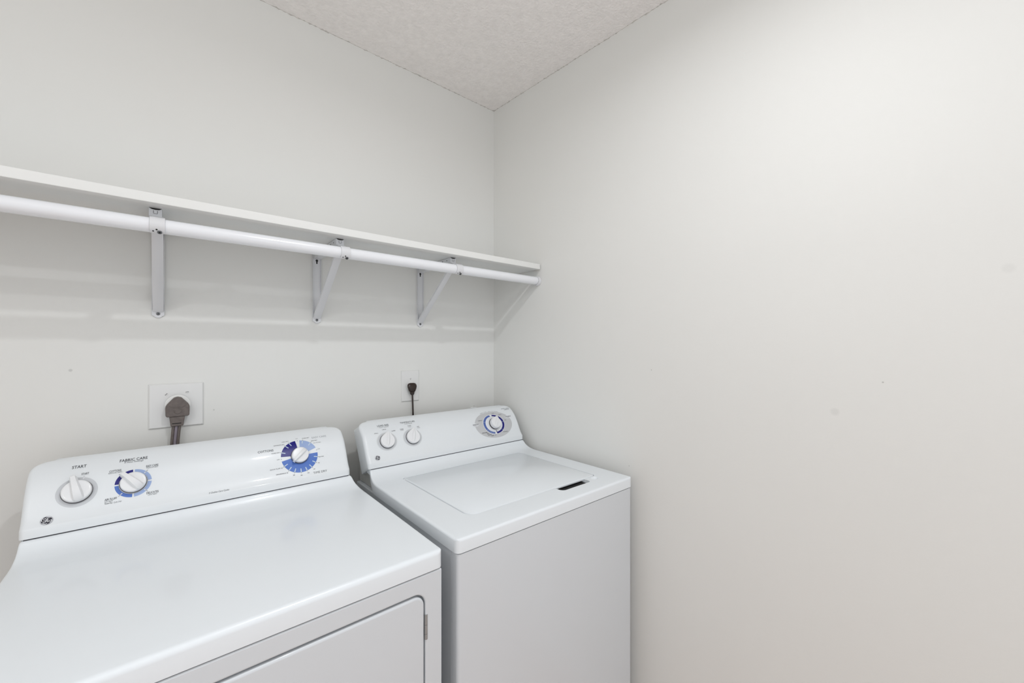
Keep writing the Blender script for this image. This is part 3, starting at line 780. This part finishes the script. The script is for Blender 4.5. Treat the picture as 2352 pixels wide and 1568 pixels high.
out1 = empty('dryer_outlet', (-1.167, 0, 1.177), 'large square white outlet plate behind the grey dryer plug', 'outlet')
bm = bmesh.new(); plate(bm, -1.2290, -1.1050, 1.1140, 1.2410); finish('cover_plate', bm, M_PLATE, out1, bevel=.0012)
bm = bmesh.new(); lathe(bm, [(.0290, .0055), (.0290, .0085), (.0275, .0092), (0, .0092)], (-1.1650, 0, 1.1795), (0, -1, 0), 48, [1, 0, 0])
finish('receptacle', bm, [M_RECEP, M_DKGREY], out1)
for (sx, sz, an) in ((-1.1905, 1.2115, 45), (-1.1435, 1.2150, 4)):
    bm = bmesh.new(); lathe(bm, [(.0036, .006), (.0034, .0074), (0, .0076)], (sx, 0, sz), (0, -1, 0), 20)
    a = math.radians(an); u = Vector((math.cos(a), 0, math.sin(a))) * .0033; v = Vector((-math.sin(a), 0, math.cos(a))) * .0006; c = Vector((sx, -.0078, sz))
    f = bm.faces.new([bm.verts.new(c + k) for k in (-u - v, u - v, u + v, -u + v)]); f.material_index = 1
    finish('plate_screw', bm, [M_PLATE, M_DKGREY], out1)

pl = empty('dryer_power_cord', (-1.1655, -.02, 1.06), 'grey-brown dryer power cord with chunky angled plug above the dryer console', 'power cord')
bm = bmesh.new()
half = [(.0235, 1.1480), (.0265, 1.1515), (.0270, 1.1770), (.0235, 1.1835), (.0085, 1.2015), (.0, 1.2040)]
ol = [(-1.1655 + a, b) for a, b in half] + [(-1.1655 - a, b) for a, b in half[-2::-1]]
prism(bm, ol, 'y', -.0330, -.0094)
plug = finish('plug_body', bm, M_CORD, pl, bevel=.0022, seg=3, angle=25)
bm = bmesh.new(); lathe(bm, [(.0085, 0), (.0080, .0010), (.0065, .0014), (.0060, .0008), (0, .0008)], (-1.1650, -.0330, 1.1640), (0, -1, 0), 30)
for s in (-1, 1):
    prism(bm, [(-1.1655 + s * .019, 1.1790), (-1.1655 + s * .009, 1.1725), (-1.1655 + s * .009, 1.1745), (-1.1655 + s * .018, 1.1810)], 'y', -.0342, -.033)
prism(bm, [(-1.172, 1.1735), (-1.159, 1.1735), (-1.159, 1.1755), (-1.172, 1.1755)], 'y', -.0342, -.033)
finish('moulded_relief', bm, M_CORD, pl, bevel=.0003, seg=1)
bm = bmesh.new()
prism(bm, [(-1.1840, 1.1485), (-1.1490, 1.1485), (-1.1530, 1.1205), (-1.1810, 1.1205)], 'y', -.0300, -.0110)
finish('strain_relief', bm, M_CORD, pl, bevel=.002, seg=3)
bm = bmesh.new(); prism(bm, rrect(-1.1780, -1.1570, 1.1275, 1.1300, .0012, 4), 'y', -.0304, -.0298)
finish('relief_slot', bm, M_SLOT, pl, smooth=False)
for k, mt in ((-1, M_CORD), (0, M_CORD2), (1, M_CORD)):
    bm = bmesh.new(); pts = []
    for i in range(20):
        f = i / 19; z = 1.1215 - .85 * f; pts.append((-1.1680 + k * .0068 - .0040 * min(f * 14, 1) - .01 * f, -.0215 + .001 * abs(k) - .012 * math.sin(f * 3), z))
    tube(bm, pts, .0037, 12); finish('cord_strand', bm, mt, pl)

out2 = empty('washer_outlet', (-.433, 0, 1.188), 'narrow upright white outlet plate with a dark brown plug in it', 'outlet')
bm = bmesh.new(); plate(bm, -.4722, -.3938, 1.1250, 1.2505, .0052, .0028); finish('cover_plate', bm, M_PLATE, out2, bevel=.001)
bm = bmesh.new(); lathe(bm, [(.0185, .005), (.0182, .0072), (.017, .0080), (0, .0080)], (-.4300, 0, 1.1855), (0, -1, 0), 40)
finish('receptacle', bm, M_RECEP, out2)
bm = bmesh.new(); lathe(bm, [(.0032, .005), (.0030, .0064), (0, .0066)], (-.4335, 0, 1.2165), (0, -1, 0), 20)
a = math.radians(60); u = Vector((math.cos(a), 0, math.sin(a))) * .0029; v = Vector((-math.sin(a), 0, math.cos(a))) * .0006; c = Vector((-.4335, -.0068, 1.2165))
f = bm.faces.new([bm.verts.new(c + k) for k in (-u - v, u - v, u + v, -u + v)]); f.material_index = 1
finish('plate_screw', bm, [M_PLATE, M_DKGREY], out2)

pl2 = empty('washer_power_cord', (-.432, -.02, 1.05), 'thin dark brown washer cord and plug in the narrow outlet', 'power cord')
bm = bmesh.new(); rings = []
for (z, hwid, y0, y1) in ((1.2005, .009, -.010, -.0195), (1.1985, .0150, -.0090, -.0215), (1.1930, .0190, -.0084, -.0245), (1.1860, .0192, -.0084, -.0275), (1.1780, .0172, -.0084, -.0285), (1.1700, .0140, -.0090, -.0275), (1.1655, .0112, -.0095, -.0265),
                          (1.1648, .0092, -.0115, -.0250), (1.1600, .0092, -.0115, -.0250), (1.1560, .0075, -.0130, -.0240), (1.1520, .0050, -.0150, -.0235)):
    cy = (y0 + y1) / 2; hy = (y0 - y1) / 2; ring = []
    for k in range(24):
        t = 2 * math.pi * k / 24; cx_ = math.copysign(abs(math.cos(t)) ** .7, math.cos(t)); sy_ = math.copysign(abs(math.sin(t)) ** .7, math.sin(t))
        ring.append(bm.verts.new((-.4325 + hwid * cx_, cy + hy * sy_, z)))
    rings.append(ring)
for A, Bq in zip(rings, rings[1:]):
    for k in range(24): bm.faces.new((A[k], A[(k + 1) % 24], Bq[(k + 1) % 24], Bq[k]))
bm.faces.new(rings[0]); bm.faces.new(rings[-1][::-1])
finish('plug_body', bm, M_BROWN, pl2, angle=50)
bm = bmesh.new(); tube(bm, [(-.4320 + .0012 * min(f * 9, 1) * 1.0, -.0195 - .012 * math.sin(f * 3), 1.1535 - .8 * f) for f in [i / 18 for i in range(19)]], .0034, 14)
finish('cord', bm, M_BROWN, pl2)

# small water valve just showing over the washer console
wv = empty('water_valve', (-.125, 0, 1.05), 'small pale water valve on the wall just showing behind the washer console', 'valve')
bm = bmesh.new(); cyl(bm, (-.125, -.001, 1.0635), (-.125, -.030, 1.0635), .0075, 20); cyl(bm, (-.125, -.022, 1.064), (-.125, -.022, 1.00), .0085, 20)
finish('valve_body', bm, M_RECEP, wv, bevel=.001)
bm = bmesh.new(); prism(bm, rrect(-.147, -.118, 1.0680, 1.0735, .0025, 4), 'y', -.0265, -.0175)
finish('valve_handle', bm, M_KNOB, wv, bevel=.001)
